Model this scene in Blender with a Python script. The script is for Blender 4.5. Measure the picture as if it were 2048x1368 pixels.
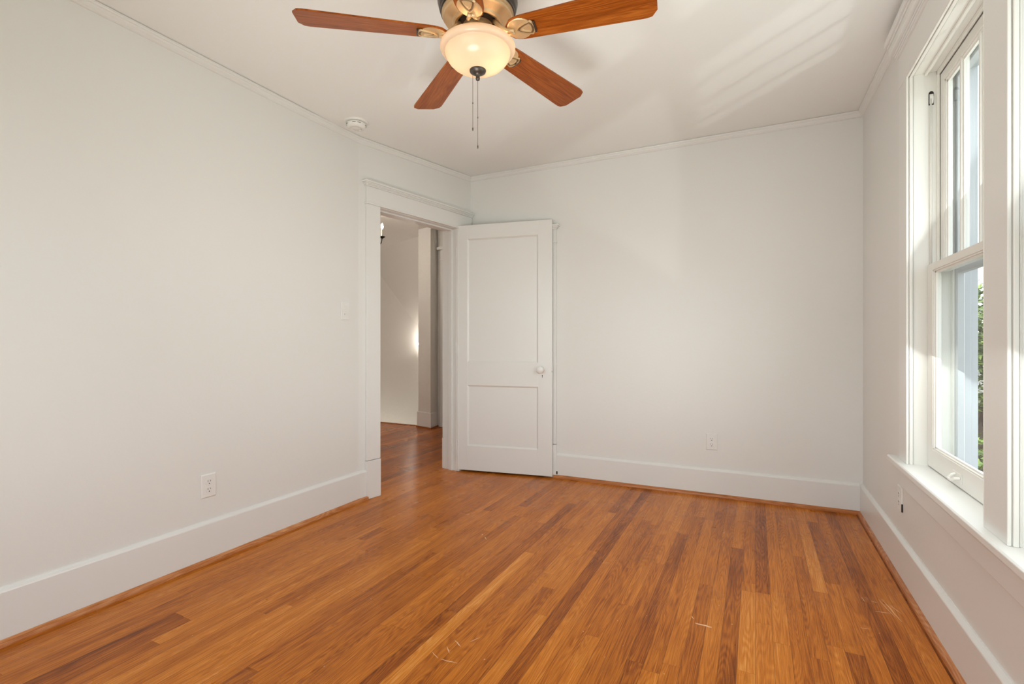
import bpy, bmesh, math, random
from mathutils import Vector, Matrix
random.seed(7)
for o in list(bpy.data.objects): bpy.data.objects.remove(o)
S = bpy.context.scene; COL = S.collection
PI = math.pi
# ------------------------------------------------------------------ camera
YAW = math.radians(26.2)
cam = bpy.data.cameras.new('camera'); cam.sensor_width = 36.0; cam.lens = 990/2048*36.0
cam.clip_start = 0.02; cam.clip_end = 300
co = bpy.data.objects.new('camera', cam); COL.objects.link(co)
co.location = (0, 0, 1.10); co.rotation_euler = (math.radians(90), 0, YAW)
S.camera = co
# ------------------------------------------------------------------ world, sun, exposure
S.view_settings.view_transform = 'Standard'; S.view_settings.look = 'None'
S.view_settings.gamma = 1; S.view_settings.exposure = -0.22
S.view_settings.use_curve_mapping = False
W = bpy.data.worlds.new('sky'); S.world = W; W.use_nodes = True
nt = W.node_tree; nt.nodes.clear()
sky = nt.nodes.new('ShaderNodeTexSky'); sky.sky_type = 'NISHITA'; sky.sun_disc = False
sky.sun_elevation = math.radians(50); sky.sun_rotation = math.radians(250)
hsv = nt.nodes.new('ShaderNodeHueSaturation'); hsv.inputs['Saturation'].default_value = 0.35
bg = nt.nodes.new('ShaderNodeBackground'); bg.inputs['Strength'].default_value = 0.62
wo = nt.nodes.new('ShaderNodeOutputWorld')
nt.links.new(sky.outputs[0], hsv.inputs['Color']); nt.links.new(hsv.outputs[0], bg.inputs[0]); nt.links.new(bg.outputs[0], wo.inputs[0])

def lamp(name, kind, loc, energy, color=(1, 1, 1), rot=(0, 0, 0), **kw):
    l = bpy.data.lights.new(name, kind); l.energy = energy; l.color = color
    for k, v in kw.items():
        setattr(l, k, v)
    o = bpy.data.objects.new(name, l); COL.objects.link(o); o.location = loc; o.rotation_euler = rot
    return o
def aim(o, target):
    o.rotation_euler = (Vector(target)-o.location).to_track_quat('-Z', 'Y').to_euler()
sun = lamp('sun', 'SUN', (0, 0, 20), 4.2, (1, .96, .9), angle=0.02); aim(sun, (10, .8, 5))
# hidden area lamps standing in for daylight; the rear window is added
def daylight(name, loc, target, w, h, energy, color=(1, .975, .95)):
    o = lamp(name, 'AREA', loc, energy, color, shape='RECTANGLE', size=w, size_y=h); aim(o, target)
    o.visible_camera = False
    return o
DAY = (.94, 1, .972)
for wy in (2.30, 1.33):
    daylight('daylight_fill', (1.15, wy, 1.62), (-1, wy, .9), .8, 1.6, 2.3, DAY)        # skylight
    daylight('daylight_fill', (.585, wy, 1.42), (-1.2, wy, 2.4), .76, 1.6, 6.0, DAY)    # added fill tilted up, stands in for light off the garden
    daylight('daylight_fill', (.655, wy, 1.05), (-.3, wy, -.4), .76, .9, 5.0, DAY)    # added fill aimed down, brightens the stool and floor
daylight('daylight_fill', (-1.0, -.78, 1.40), (-.9, 2.0, 3.2), 2.1, 1.5, 7, DAY)  # fill through the added rear window, tilted up at the ceiling
daylight('daylight_fill', (-1.0, -.77, 1.40), (-.8, 2.0, -.3), 2.1, 1.5, 14, DAY)  # fill through the added rear window, aimed down at the floor
fb = lamp('ceiling_fill_light', 'SPOT', (-.9, .9, .9), 62, DAY, shadow_soft_size=.35, spot_size=math.radians(150), spot_blend=1.0, specular_factor=0)  # added soft fill lamp near the camera, evens out the ceiling
aim(fb, (-1.1, 3.0, 2.5))
# added outdoor spot for an assumed upward reflection, makes the ceiling streaks
gl = lamp('added_streak_spot', 'SPOT', (3.35, -.05, -1.25), 190, (.97, 1, .96), shadow_soft_size=.085, spot_size=math.radians(50), spot_blend=.3)
aim(gl, (.7, 1.95, 1.5))

# ------------------------------------------------------------------ helpers
def link(name, me, m=None, parent=None, smooth=False):
    o = bpy.data.objects.new(name, me); COL.objects.link(o)
    if m: me.materials.append(m)
    if parent: o.parent = parent
    if smooth:
        for p in me.polygons: p.use_smooth = True
    return o
def fin(name, bm, m, parent=None, smooth=False, bevel=0, recalc=True):
    if recalc: bmesh.ops.recalc_face_normals(bm, faces=bm.faces)
    me = bpy.data.meshes.new(name); bm.to_mesh(me); bm.free()
    o = link(name, me, m, parent, smooth)
    if bevel:
        b = o.modifiers.new('bevel', 'BEVEL'); b.width = bevel; b.segments = 2; b.limit_method = 'ANGLE'; b.angle_limit = math.radians(40)
    return o
def struct(o): o['kind'] = 'structure'; return o
def empty(name, loc=(0, 0, 0), rz=0, parent=None):
    o = bpy.data.objects.new(name, None); COL.objects.link(o); o.location = loc; o.rotation_euler = (0, 0, rz)
    o.empty_display_size = .1
    if parent: o.parent = parent
    return o
def tag(o, label, cat, group=None):
    o['label'] = label; o['category'] = cat
    if group: o['group'] = group
    return o
ID = lambda p: Vector(p)
def box(bm, a, b, T=ID):
    x0, y0, z0 = a; x1, y1, z1 = b
    vs = [bm.verts.new(T(p)) for p in ((x0,y0,z0),(x1,y0,z0),(x1,y1,z0),(x0,y1,z0),(x0,y0,z1),(x1,y0,z1),(x1,y1,z1),(x0,y1,z1))]
    for f in ((0,3,2,1),(4,5,6,7),(0,1,5,4),(1,2,6,5),(2,3,7,6),(3,0,4,7)): bm.faces.new([vs[i] for i in f])
def lathe(bm, prof, c=(0, 0, 0), n=48, close=False):
    rings = []
    for r, z in prof:
        if r < 1e-5: rings.append([bm.verts.new((c[0], c[1], c[2]+z))])
        else: rings.append([bm.verts.new((c[0]+r*math.cos(2*PI*i/n), c[1]+r*math.sin(2*PI*i/n), c[2]+z)) for i in range(n)])
    for A, B in zip(rings, rings[1:]):
        for i in range(n):
            j = (i+1) % n
            if len(A) == 1 and len(B) == 1: continue
            if len(A) == 1: bm.faces.new((A[0], B[i], B[j]))
            elif len(B) == 1: bm.faces.new((A[i], A[j], B[0]))
            else: bm.faces.new((A[i], A[j], B[j], B[i]))
def tube(bm, pts, r, n=10, rr=None):
    pts = [Vector(p) for p in pts]; rings = []
    for i, p in enumerate(pts):
        t = (pts[min(i+1, len(pts)-1)]-pts[max(i-1, 0)]).normalized()
        u = t.cross(Vector((0, 0, 1)));
        if u.length < 1e-3: u = Vector((1, 0, 0))
        u.normalize(); v = t.cross(u); q = rr[i] if rr else r
        rings.append([bm.verts.new(p+u*q*math.cos(2*PI*k/n)+v*q*math.sin(2*PI*k/n)) for k in range(n)])
    for A, B in zip(rings, rings[1:]):
        for k in range(n): bm.faces.new((A[k], A[(k+1) % n], B[(k+1) % n], B[k]))
    bm.faces.new(rings[0]); bm.faces.new(rings[-1])
def sweep(bm, prof, path, inward=True):
    """prof: (d,z) polygon, d = distance into the room (right of the walking direction); path: (x,y,z)"""
    P = [Vector((p[0], p[1])) for p in path]; n = len(P); rings = []
    for i in range(n):
        def nr(a, b):
            t = (b-a).normalized(); return Vector((t.y, -t.x))
        if i == 0: m = nr(P[0], P[1])
        elif i == n-1: m = nr(P[-2], P[-1])
        else:
            a, b = nr(P[i-1], P[i]), nr(P[i], P[i+1]); m = (a+b)/(1+a.dot(b))
        rings.append([bm.verts.new((P[i].x+m.x*d, P[i].y+m.y*d, path[i][2]+z)) for d, z in prof])
    k = len(prof)
    for A, B in zip(rings, rings[1:]):
        for j in range(k): bm.faces.new((A[j], A[(j+1) % k], B[(j+1) % k], B[j]))
    bm.faces.new(rings[0]); bm.faces.new(rings[-1])
def prism(bm, poly, h0, h1, T=ID):
    """poly in (x,z) of a local frame, extruded in local y from h0 to h1"""
    a = [bm.verts.new(T((p[0], h0, p[1]))) for p in poly]; b = [bm.verts.new(T((p[0], h1, p[1]))) for p in poly]
    bm.faces.new(a); bm.faces.new(b)
    for i in range(len(poly)): bm.faces.new((a[i], a[(i+1) % len(poly)], b[(i+1) % len(poly)], b[i]))

# ------------------------------------------------------------------ materials
def lin(c): return tuple(((v/255)/12.92 if v/255 <= .04045 else ((v/255+.055)/1.055)**2.4) for v in c)
def mat(name, col, rough=.5, metal=0, bump=None, spec=.5, coat=0, mottle=0):
    m = bpy.data.materials.new(name); m.use_nodes = True; t = m.node_tree; p = t.nodes['Principled BSDF']
    p.inputs['Base Color'].default_value = (*col, 1); p.inputs['Roughness'].default_value = rough
    p.inputs['Metallic'].default_value = metal; p.inputs['Specular IOR Level'].default_value = spec
    p.inputs['Coat Weight'].default_value = coat; p.inputs['Coat Roughness'].default_value = .15
    tc = t.nodes.new('ShaderNodeTexCoord')
    if bump:
        n = t.nodes.new('ShaderNodeTexNoise'); n.inputs['Scale'].default_value = bump[0]; n.inputs['Detail'].default_value = 4
        b = t.nodes.new('ShaderNodeBump'); b.inputs['Strength'].default_value = bump[1]; b.inputs['Distance'].default_value = bump[2]
        t.links.new(tc.outputs['Object'], n.inputs['Vector']); t.links.new(n.outputs['Fac'], b.inputs['Height']); t.links.new(b.outputs['Normal'], p.inputs['Normal'])
    if mottle:
        n2 = t.nodes.new('ShaderNodeTexNoise'); n2.inputs['Scale'].default_value = 2.2; n2.inputs['Detail'].default_value = 3
        mx = t.nodes.new('ShaderNodeMix'); mx.data_type = 'RGBA'
        mx.inputs['A'].default_value = (*[c*(1-mottle) for c in col], 1); mx.inputs['B'].default_value = (*[min(1, c*(1+mottle)) for c in col], 1)
        t.links.new(tc.outputs['Object'], n2.inputs['Vector']); t.links.new(n2.outputs['Fac'], mx.inputs['Factor']); t.links.new(mx.outputs['Result'], p.inputs['Base Color'])
    return m
M = {}
M['wall'] = mat('wall_paint', (.80, .785, .755), .42, bump=(55, .12, .004), mottle=.008)
M['ceil'] = mat('ceiling_paint', (.90, .895, .87), .6, bump=(38, .16, .005), mottle=.008)
M['trim'] = mat('trim_gloss_paint', (.81, .797, .77), .3, bump=(30, .05, .002))
M['sash'] = mat('sash_paint', (.84, .82, .77), .32, bump=(60, .08, .002))
M['plate'] = mat('plastic_plate', (.83, .81, .78), .3)
M['hole'] = mat('dark_slot', (.015, .013, .01), .7)
M['ext'] = mat('exterior_paint', (.50, .52, .545), .5, bump=(60, .1, .003))
M['hall'] = mat('hall_plaster', (.72, .695, .65), .55, bump=(18, .35, .01), mottle=.03)
M['bronze'] = mat('dark_bronze', (.10, .083, .07), .38, metal=.75)
M['brass'] = mat('antique_brass', (.70, .50, .28), .35, metal=.5, bump=(90, .1, .001))
M['umber'] = mat('umber_patina', (.20, .12, .06), .4, metal=.4)
M['iron'] = mat('black_iron', (.03, .026, .024), .45, metal=.6)
M['white'] = mat('detector_plastic', (.84, .82, .78), .35)
M['cream'] = mat('candle_sleeve', (.8, .74, .62), .5)
M['chain'] = mat('chain_metal', (.16, .13, .1), .35, metal=.8)
M['paintchip'] = mat('bare_scratch', (.80, .52, .32), .6)
M['bark'] = mat('tree_bark', (.12, .085, .06), .9, bump=(20, .6, .02))
M['fence'] = mat('weathered_fence', (.17, .11, .075), .85, bump=(12, .4, .01))

def emis(name, col, s):
    m = bpy.data.materials.new(name); m.use_nodes = True; t = m.node_tree; t.nodes.clear()
    e = t.nodes.new('ShaderNodeEmission'); e.inputs[0].default_value = (*col, 1); e.inputs[1].default_value = s
    o = t.nodes.new('ShaderNodeOutputMaterial'); t.links.new(e.outputs[0], o.inputs[0]); return m
M['bulb'] = emis('lit_bulb', (1, .72, .42), 8)
M['flame'] = emis('lit_candle_bulb', (1, .9, .75), 30)

def glassmat():
    m = bpy.data.materials.new('window_glass'); m.use_nodes = True; t = m.node_tree; t.nodes.clear()
    o = t.nodes.new('ShaderNodeOutputMaterial'); mx = t.nodes.new('ShaderNodeMixShader'); fr = t.nodes.new('ShaderNodeFresnel')
    fr.inputs['IOR'].default_value = 1.45
    tr = t.nodes.new('ShaderNodeBsdfTransparent'); tr.inputs[0].default_value = (.95, .97, .97, 1)
    g = t.nodes.new('ShaderNodeBsdfGlossy'); g.inputs['Roughness'].default_value = .02
    ge = t.nodes.new('ShaderNodeNewGeometry'); ml = t.nodes.new('ShaderNodeMath'); ml.operation = 'MULTIPLY_ADD'; ml.inputs[1].default_value = -1; ml.inputs[2].default_value = 1
    m3 = t.nodes.new('ShaderNodeMath'); m3.operation = 'MULTIPLY'   # one reflection per pane
    t.links.new(ge.outputs['Backfacing'], ml.inputs[0]); t.links.new(ml.outputs[0], m3.inputs[0]); t.links.new(fr.outputs[0], m3.inputs[1]); t.links.new(m3.outputs[0], mx.inputs[0]); t.links.new(tr.outputs[0], mx.inputs[1]); t.links.new(g.outputs[0], mx.inputs[2]); t.links.new(mx.outputs[0], o.inputs[0])
    return m
M['glass'] = glassmat()
def bowlmat():
    m = bpy.data.materials.new('frosted_cream_glass'); m.use_nodes = True; t = m.node_tree; t.nodes.clear()
    o = t.nodes.new('ShaderNodeOutputMaterial'); mx = t.nodes.new('ShaderNodeMixShader'); mx.inputs[0].default_value = .34
    a = t.nodes.new('ShaderNodeBsdfDiffuse'); a.inputs[0].default_value = (.86, .74, .58, 1)
    b = t.nodes.new('ShaderNodeBsdfTranslucent'); b.inputs[0].default_value = (1, .74, .50, 1)
    g = t.nodes.new('ShaderNodeBsdfGlossy'); g.inputs['Roughness'].default_value = .25; m2 = t.nodes.new('ShaderNodeMixShader'); m2.inputs[0].default_value = .06
    t.links.new(a.outputs[0], mx.inputs[1]); t.links.new(b.outputs[0], mx.inputs[2])
    t.links.new(mx.outputs[0], m2.inputs[1]); t.links.new(g.outputs[0], m2.inputs[2]); t.links.new(m2.outputs[0], o.inputs[0])
    return m
M['bowl'] = bowlmat()

def woodmat(name, ramp, rough=.33, floor=False, scale=1.0):
    """uv: u across the board 0..1, v along in metres; attribute 'tone' = the board's own colour, 'seed' = its grain offset"""
    m = bpy.data.materials.new(name); m.use_nodes = True; t = m.node_tree; p = t.nodes['Principled BSDF']; L = t.links
    N = lambda k: t.nodes.new(k)
    def math_(op, a, b=None, c=None):
        n = N('ShaderNodeMath'); n.operation = op
        for i, v in enumerate((a, b, c)):
            if v is None: continue
            if hasattr(v, 'default_value') or hasattr(v, 'is_linked'): L.new(v, n.inputs[i])
            else: n.inputs[i].default_value = v
        return n.outputs[0]
    uv = N('ShaderNodeUVMap'); sep = N('ShaderNodeSeparateXYZ'); L.new(uv.outputs[0], sep.inputs[0])
    at = N('ShaderNodeAttribute'); at.attribute_name = 'tone'; sd = N('ShaderNodeAttribute'); sd.attribute_name = 'seed'
    u, v = sep.outputs[0], sep.outputs[1]
    width = .057*scale
    x = math_('MULTIPLY', u, width); z = math_('MULTIPLY', sd.outputs['Fac'], 40.0)
    comb = N('ShaderNodeCombineXYZ'); L.new(x, comb.inputs[0]); L.new(v, comb.inputs[1]); L.new(z, comb.inputs[2])
    def noise(sx, sy, detail, rough_=.55, dist=0):
        mp = N('ShaderNodeMapping'); mp.inputs['Scale'].default_value = (sx, sy, 1); L.new(comb.outputs[0], mp.inputs[0])
        n = N('ShaderNodeTexNoise'); n.inputs['Scale'].default_value = 1; n.inputs['Detail'].default_value = detail; n.inputs['Roughness'].default_value = rough_; n.inputs['Distortion'].default_value = dist
        L.new(mp.outputs[0], n.inputs['Vector']); return n.outputs['Fac']
    fine = noise(420, 9, 3)
    pore = noise(700, 22, 2, .6)
    broad = noise(24, 1.6, 3, .5, .6)
    # cathedral grain: rings of a warped field
    r1 = noise(16, 1.3, 1, .4, .3); rings = math_('SINE', math_('MULTIPLY', r1, 130.0)); rings = math_('MULTIPLY_ADD', rings, .5, .5)
    big = N('ShaderNodeTexCoord'); bn = N('ShaderNodeTexNoise'); bn.inputs['Scale'].default_value = 1.7; bn.inputs['Detail'].default_value = 3; L.new(big.outputs['Object'], bn.inputs['Vector'])
    f = math_('ADD', at.outputs['Fac'], math_('MULTIPLY_ADD', broad, .50, -.25))
    f = math_('ADD', f, math_('MULTIPLY_ADD', fine, .90, -.45))
    mid = noise(130, 2.6, 3, .6)
    f = math_('ADD', f, math_('MULTIPLY_ADD', mid, .44, -.22))
    f = math_('ADD', f, math_('MULTIPLY_ADD', rings, .17, -.085))
    f = math_('ADD', f, math_('MULTIPLY_ADD', bn.outputs['Fac'], .36, -.18))
    pm = math_('LESS_THAN', pore, .40); f = math_('SUBTRACT', f, math_('MULTIPLY', pm, .10))
    cr = N('ShaderNodeValToRGB'); L.new(f, cr.inputs[0]); e = cr.color_ramp.elements
    e[0].position = ramp[0][0]; e[0].color = (*lin(ramp[0][1]), 1); e[1].position = ramp[-1][0]; e[1].color = (*lin(ramp[-1][1]), 1)
    for pos, c in ramp[1:-1]:
        q = e.new(pos); q.color = (*lin(c), 1)
    col = cr.outputs[0]
    if floor:
        # board edges: narrow dark joints
        d = math_('MINIMUM', u, math_('SUBTRACT', 1.0, u)); j = math_('LESS_THAN', d, .016)
        mx = N('ShaderNodeMix'); mx.data_type = 'RGBA'; mx.inputs['B'].default_value = (*lin((74, 36, 12)), 1)
        L.new(math_('MULTIPLY', j, .55), mx.inputs['Factor']); L.new(col, mx.inputs['A']); col = mx.outputs['Result']
        rn = N('ShaderNodeTexNoise'); rn.inputs['Scale'].default_value = 5; L.new(big.outputs['Object'], rn.inputs['Vector'])
        L.new(math_('MULTIPLY_ADD', rn.outputs['Fac'], .22, rough-.11), p.inputs['Roughness'])
    else: p.inputs['Roughness'].default_value = rough
    L.new(col, p.inputs['Base Color'])
    b = N('ShaderNodeBump'); b.inputs['Strength'].default_value = .12; b.inputs['Distance'].default_value = .001; L.new(fine, b.inputs['Height']); L.new(b.outputs[0], p.inputs['Normal'])
    p.inputs['Specular IOR Level'].default_value = .24
    return m
RAMP = [(0, (96, 42, 0)), (.25, (142, 70, 4)), (.52, (184, 103, 20)), (.80, (208, 126, 40)), (1.0, (224, 152, 76))]
M['floor'] = woodmat('oak_strip_floor', RAMP, .30, True)
M['shoe'] = woodmat('oak_shoe_moulding', [(0.0, (122, 66, 28)), (.5, (182, 112, 62)), (1, (222, 164, 116))], .3)
M['blade'] = woodmat('fan_blade_wood', [(0.0, (88, 34, 4)), (.5, (148, 74, 20)), (1, (194, 112, 44))], .3, scale=2.4)
def woodattrs(o, tone=.5, seed=0.3):
    me = o.data
    if 'tone' not in me.attributes:
        for nme, v in (('tone', tone), ('seed', seed)):
            a = me.attributes.new(nme, 'FLOAT', 'FACE')
            for d in a.data: d.value = v
def leafmat(name, a, b):
    m = bpy.data.materials.new(name); m.use_nodes = True; t = m.node_tree; p = t.nodes['Principled BSDF']
    n = t.nodes.new('ShaderNodeTexNoise'); n.inputs['Scale'].default_value = 5; tc = t.nodes.new('ShaderNodeTexCoord')
    cr = t.nodes.new('ShaderNodeValToRGB'); cr.color_ramp.elements[0].color = (*a, 1); cr.color_ramp.elements[1].color = (*b, 1)
    cr.color_ramp.elements[0].position = .35; cr.color_ramp.elements[1].position = .65
    t.links.new(tc.outputs['Object'], n.inputs['Vector']); t.links.new(n.outputs['Fac'], cr.inputs[0]); t.links.new(cr.outputs[0], p.inputs['Base Color'])
    p.inputs['Roughness'].default_value = .45
    return m
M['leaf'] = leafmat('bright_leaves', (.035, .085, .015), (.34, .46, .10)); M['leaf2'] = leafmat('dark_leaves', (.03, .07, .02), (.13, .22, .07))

# ------------------------------------------------------------------ room geometry
XL, XR = -2.463, .615
BP = Vector((XL, 2.60)); LC = Vector((-2.262, 3.765)); RC = Vector((XR, 3.825))
Y0 = -.80
dB = (LC-BP).normalized(); nB = Vector((dB.y, -dB.x)); LB = (LC-BP).length   # nB points into the room
TB = .14
def TBf(p):   # local frame of the door wall: x along the wall, y out of the room (hall side +), z up
    q = BP+dB*p[0]-nB*p[1]; return Vector((q.x, q.y, p[2]))
dK = (RC-LC).normalized(); nK = Vector((dK.y, -dK.x))
def TK(p):    # back wall frame: x from the left corner, y out of the room, z
    q = LC+dK*p[0]-nK*p[1]; return Vector((q.x, q.y, p[2]))
def xk(x): return (x-LC.x)/dK.x
clamp = lambda v: max(0, min(1, v))
def zc(x, y):
    l = 2.506+.046*clamp((y-2.4)/1.37); r = 2.542+.033*clamp((y-2.6)/1.2); t = (x-XL)/(XR-XL)
    return l+(r-l)*t
# floor
def floor_mesh():
    me = bpy.data.meshes.new('floor'); bm = bmesh.new(); uvl = bm.loops.layers.uv.new('UVMap')
    tl = bm.faces.layers.float.new('tone'); sl = bm.faces.layers.float.new('seed'); w = .0572
    # boards whose colour stands out in the photograph: (x, y0, y1, tone)
    special = [(-.705, -.9, 4.0, .28), (-1.125, 1.2, 3.2, .34), (-1.39, 3.0, 3.9, .38), (-1.06, .9, 2.36, .80), (-1.64, .3, 2.25, .74), (-2.0, 1.05, 2.1, .76), (-2.09, .4, 1.2, .30),
               (-.37, 1.5, 2.98, .32), (-.42, 3.0, 3.9, .76), (-.003, 1.2, 2.42, .76), (.25, 2.55, 3.2, .80), (.305, 1.2, 2.1, .34), (-.09, 1.3, 2.9, .30), (-.2, 1.4, 2.4, .42), (.0, 2.43, 3.9, .34), (.43, 1.0, 3.9, .3), (.58, 0, 3.9, .22)]
    i0 = int(math.floor(-6.1/w))
    for i in range(i0, int(.72/w)+1):
        x0 = i*w+.0; x1 = x0+w; rnd = random.Random(i*13+5)
        ya, yb = (1.4, 5.285) if x1 < -2.62 else (-.92, 5.36)
        if x0 > -3.75 and x1 < -2.62: yb = 5.36
        y = ya-rnd.random()*1.2
        while y < yb:
            y2 = y+rnd.uniform(.55, 1.9)
            cuts = [max(y, ya), min(y2, yb)]; tone = rnd.choice([rnd.gauss(.56, .06), rnd.gauss(.56, .06), rnd.gauss(.46, .05), rnd.gauss(.66, .05)])
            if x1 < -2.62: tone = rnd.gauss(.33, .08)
            segs = [(cuts[0], cuts[1], tone)]
            for sx, s0, s1, st in special:
                if x0 <= sx < x1:
                    new = []
                    for a, b, tn in segs:
                        if b <= s0 or a >= s1: new.append((a, b, tn)); continue
                        if a < s0: new.append((a, s0, tn))
                        new.append((max(a, s0), min(b, s1), st))
                        if b > s1: new.append((s1, b, tn))
                    segs = new
            for a, b, tn in segs:
                if b-a < .004: continue
                g = .0006
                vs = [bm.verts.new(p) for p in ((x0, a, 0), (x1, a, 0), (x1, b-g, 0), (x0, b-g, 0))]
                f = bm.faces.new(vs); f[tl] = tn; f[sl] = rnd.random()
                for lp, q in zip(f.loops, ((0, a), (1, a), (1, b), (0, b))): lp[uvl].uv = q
            y = y2
    # sub-floor slab
    for a, b in (((-6.1, 1.4, -.2), (.72, 5.285, -.004)), ((-2.7, -.92, -.2), (.72, 1.4, -.004)), ((-3.75, 5.285, -.2), (-2.0, 5.36, -.004))):
        n0 = len(bm.faces); box(bm, a, b); bm.faces.ensure_lookup_table()
        for f in bm.faces[n0:]:
            f[tl] = .1; f[sl] = .5
            for lp in f.loops: lp[uvl].uv = (.5, 0)
    bm.to_mesh(me); bm.free(); return me
fl = struct(link('floor', floor_mesh(), M['floor']))
# bare scratches and paint flecks on the boards (thin flat flakes lying on the floor)
bm = bmesh.new()
def fleck(x0, y0, x1, y1, w):
    a = Vector((x0, y0, 0)); b = Vector((x1, y1, 0)); t = (b-a).normalized(); n = Vector((-t.y, t.x, 0))*w/2; k = 6; L_, R_ = [], []
    for i in range(k+1):
        s = i/k; c = a.lerp(b, s)+n*random.uniform(-.5, .5); ww = math.sin(PI*(.08+.84*s))
        L_.append(bm.verts.new((c+n*ww*random.uniform(.6, 1.2)).to_tuple()[:2]+(.0008,))); R_.append(bm.verts.new((c-n*ww*random.uniform(.6, 1.2)).to_tuple()[:2]+(.0008,)))
    for i in range(k): bm.faces.new((L_[i], R_[i], R_[i+1], L_[i+1]))
for a in [(-.213,2.055,-.151,2.051,.012),(.484,2.60,.515,2.42,.005),(.470,2.59,.50,2.45,.003),(.437,2.467,.492,2.477,.004),(.50,2.56,.53,2.49,.003),(.44,2.56,.46,2.55,.004),(.41,2.58,.415,2.54,.003),
          (-1.406,2.469,-1.396,2.452,.006),(-1.372,2.438,-1.345,2.41,.005),(-.995,1.545,-.955,1.52,.004),(-.98,1.43,-.915,1.437,.004),(-1.03,1.45,-.99,1.43,.003),(-.94,1.56,-.92,1.60,.003),(-1.0,1.50,-.97,1.47,.003),(-.23,2.10,-.22,2.08,.003),(.36,2.3,.39,2.305,.003)]: fleck(*a)
for _ in range(70):
    x, y = random.uniform(-2.3, .55), random.uniform(1.0, 3.6); a = random.uniform(0, PI); l = random.uniform(.002, .007); fleck(x, y, x+l*math.cos(a), y+l*math.sin(a), random.uniform(.0015, .004))
fin('floor_scratches', bm, M['paintchip'], fl, recalc=False)

# ceiling
bm = bmesh.new(); nx, ny = 10, 24; xs = [XL-.16+(XR+.2-XL+.16)*i/nx for i in range(nx+1)]; ys = [Y0-.15+(4.0-Y0+.15)*j/ny for j in range(ny+1)]
lo = [[bm.verts.new((x, y, zc(x, y))) for y in ys] for x in xs]; hi = [[bm.verts.new((x, y, 2.75)) for y in ys] for x in xs]
for i in range(nx):
    for j in range(ny):
        bm.faces.new((lo[i][j], lo[i+1][j], lo[i+1][j+1], lo[i][j+1])); bm.faces.new((hi[i][j], hi[i][j+1], hi[i+1][j+1], hi[i+1][j]))
for j in range(ny):
    bm.faces.new((lo[0][j], lo[0][j+1], hi[0][j+1], hi[0][j])); bm.faces.new((lo[nx][j], hi[nx][j], hi[nx][j+1], lo[nx][j+1]))
for i in range(nx):
    bm.faces.new((lo[i][0], hi[i][0], hi[i+1][0], lo[i+1][0])); bm.faces.new((lo[i][ny], lo[i+1][ny], hi[i+1][ny], hi[i][ny]))
struct(fin('ceiling', bm, M['ceil'], smooth=False))
# left wall: long straight run, slight bend, door wall with its opening
S0, S1, ZH = .175, .995, 2.066
bm = bmesh.new()
box(bm, (XL-TB, Y0-.14, 0), (XL, 2.60, 2.72))
box(bm, (0, 0, 0), (S0-.018, TB, 2.72), TBf); box(bm, (S0-.018, 0, ZH+.018), (S1+.018, TB, 2.72), TBf); box(bm, (S1+.018, 0, 0), (LB+.16, TB, 2.72), TBf)
struct(fin('wall_left', bm, M['wall']))
# back wall
bm = bmesh.new(); LK = (RC-LC).length
box(bm, (0, 0, 0), (LK+.2, .14, 2.72), TK)
struct(fin('wall_back', bm, M['wall']))
# right wall with two window openings
WZ0, WZ1 = .565, 2.262
WY = [(1.888, 2.712), (.918, 1.742)]
TR = .19
bm = bmesh.new(); x0, x1 = XR, XR+TR
g = .0205
box(bm, (x0, Y0-.14, 0), (x1, WY[1][0]-g, 2.72)); box(bm, (x0, WY[1][1]+g, 0), (x1, WY[0][0]-g, 2.72)); box(bm, (x0, WY[0][1]+g, 0), (x1, 4.0, 2.72))
for a, b in WY: box(bm, (x0, a-g, 0), (x1, b+g, WZ0-.0305)); box(bm, (x0, a-g, WZ1+g), (x1, b+g, 2.72))
struct(fin('wall_right', bm, M['wall']))
# wall behind the camera with the opening of the added window
RWX = (-2.1, .1); RWZ = (.6, 2.2)
bm = bmesh.new()
box(bm, (XL-.14, Y0-.14, 0), (RWX[0], Y0, 2.72)); box(bm, (RWX[1], Y0-.14, 0), (XR+TR, Y0, 2.72)); box(bm, (RWX[0], Y0-.14, 0), (RWX[1], Y0, RWZ[0])); box(bm, (RWX[0], Y0-.14, RWZ[1]), (RWX[1], Y0, 2.72))
struct(fin('wall_front', bm, M['wall']))

# ------------------------------------------------------------------ crown, baseboards, shoe
def crown_path():
    pts = []
    for k in range(9): y = Y0+(2.60-Y0)*k/8; pts.append((XL, y))
    for k in range(1, 5): q = BP.lerp(LC, k/4); pts.append((q.x, q.y))
    pts.append((RC.x, RC.y))
    for k in range(1, 9): y = RC.y+(Y0-RC.y)*k/8; pts.append((XR, y))
    return [(x, y, zc(x, y)) for x, y in pts]
bm = bmesh.new()
sweep(bm, [(-.005, -.0025), (.030, -.0025), (.030, -.006), (.026, -.008), (.024, -.013), (.019, -.016), (.017, -.023), (.011, -.030), (.011, -.034), (.007, -.038), (-.005, -.040)], crown_path())
struct(fin('trim_1', bm, M['trim']))                       # crown moulding
BASE = [(-.005, 0), (.019, 0), (.019, .192), (.0175, .196), (.011, .203), (.005, .208), (-.005, .2085)]
SHOE = [(.017, 0), (.036, 0), (.036, .007), (.034, .014), (.029, .020), (.023, .0235), (.017, .024)]
def uvline(o, tone, seed):
    me = o.data; uv = me.uv_layers.new(name='UVMap')
    for lp in me.loops:
        c = me.vertices[lp.vertex_index].co; uv.data[lp.index].uv = (c.z*14+(c.x if abs(c.x) < .6 else 0)*.1, c.x*.7+c.y)
    woodattrs(o, tone, seed)
bm = bmesh.new(); q = TBf((.062, 0, 0)); sweep(bm, BASE, [(XL, Y0, 0), (XL, 2.60, 0), (q.x, q.y, 0)]); struct(fin('baseboard_left', bm, M['trim']))
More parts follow.
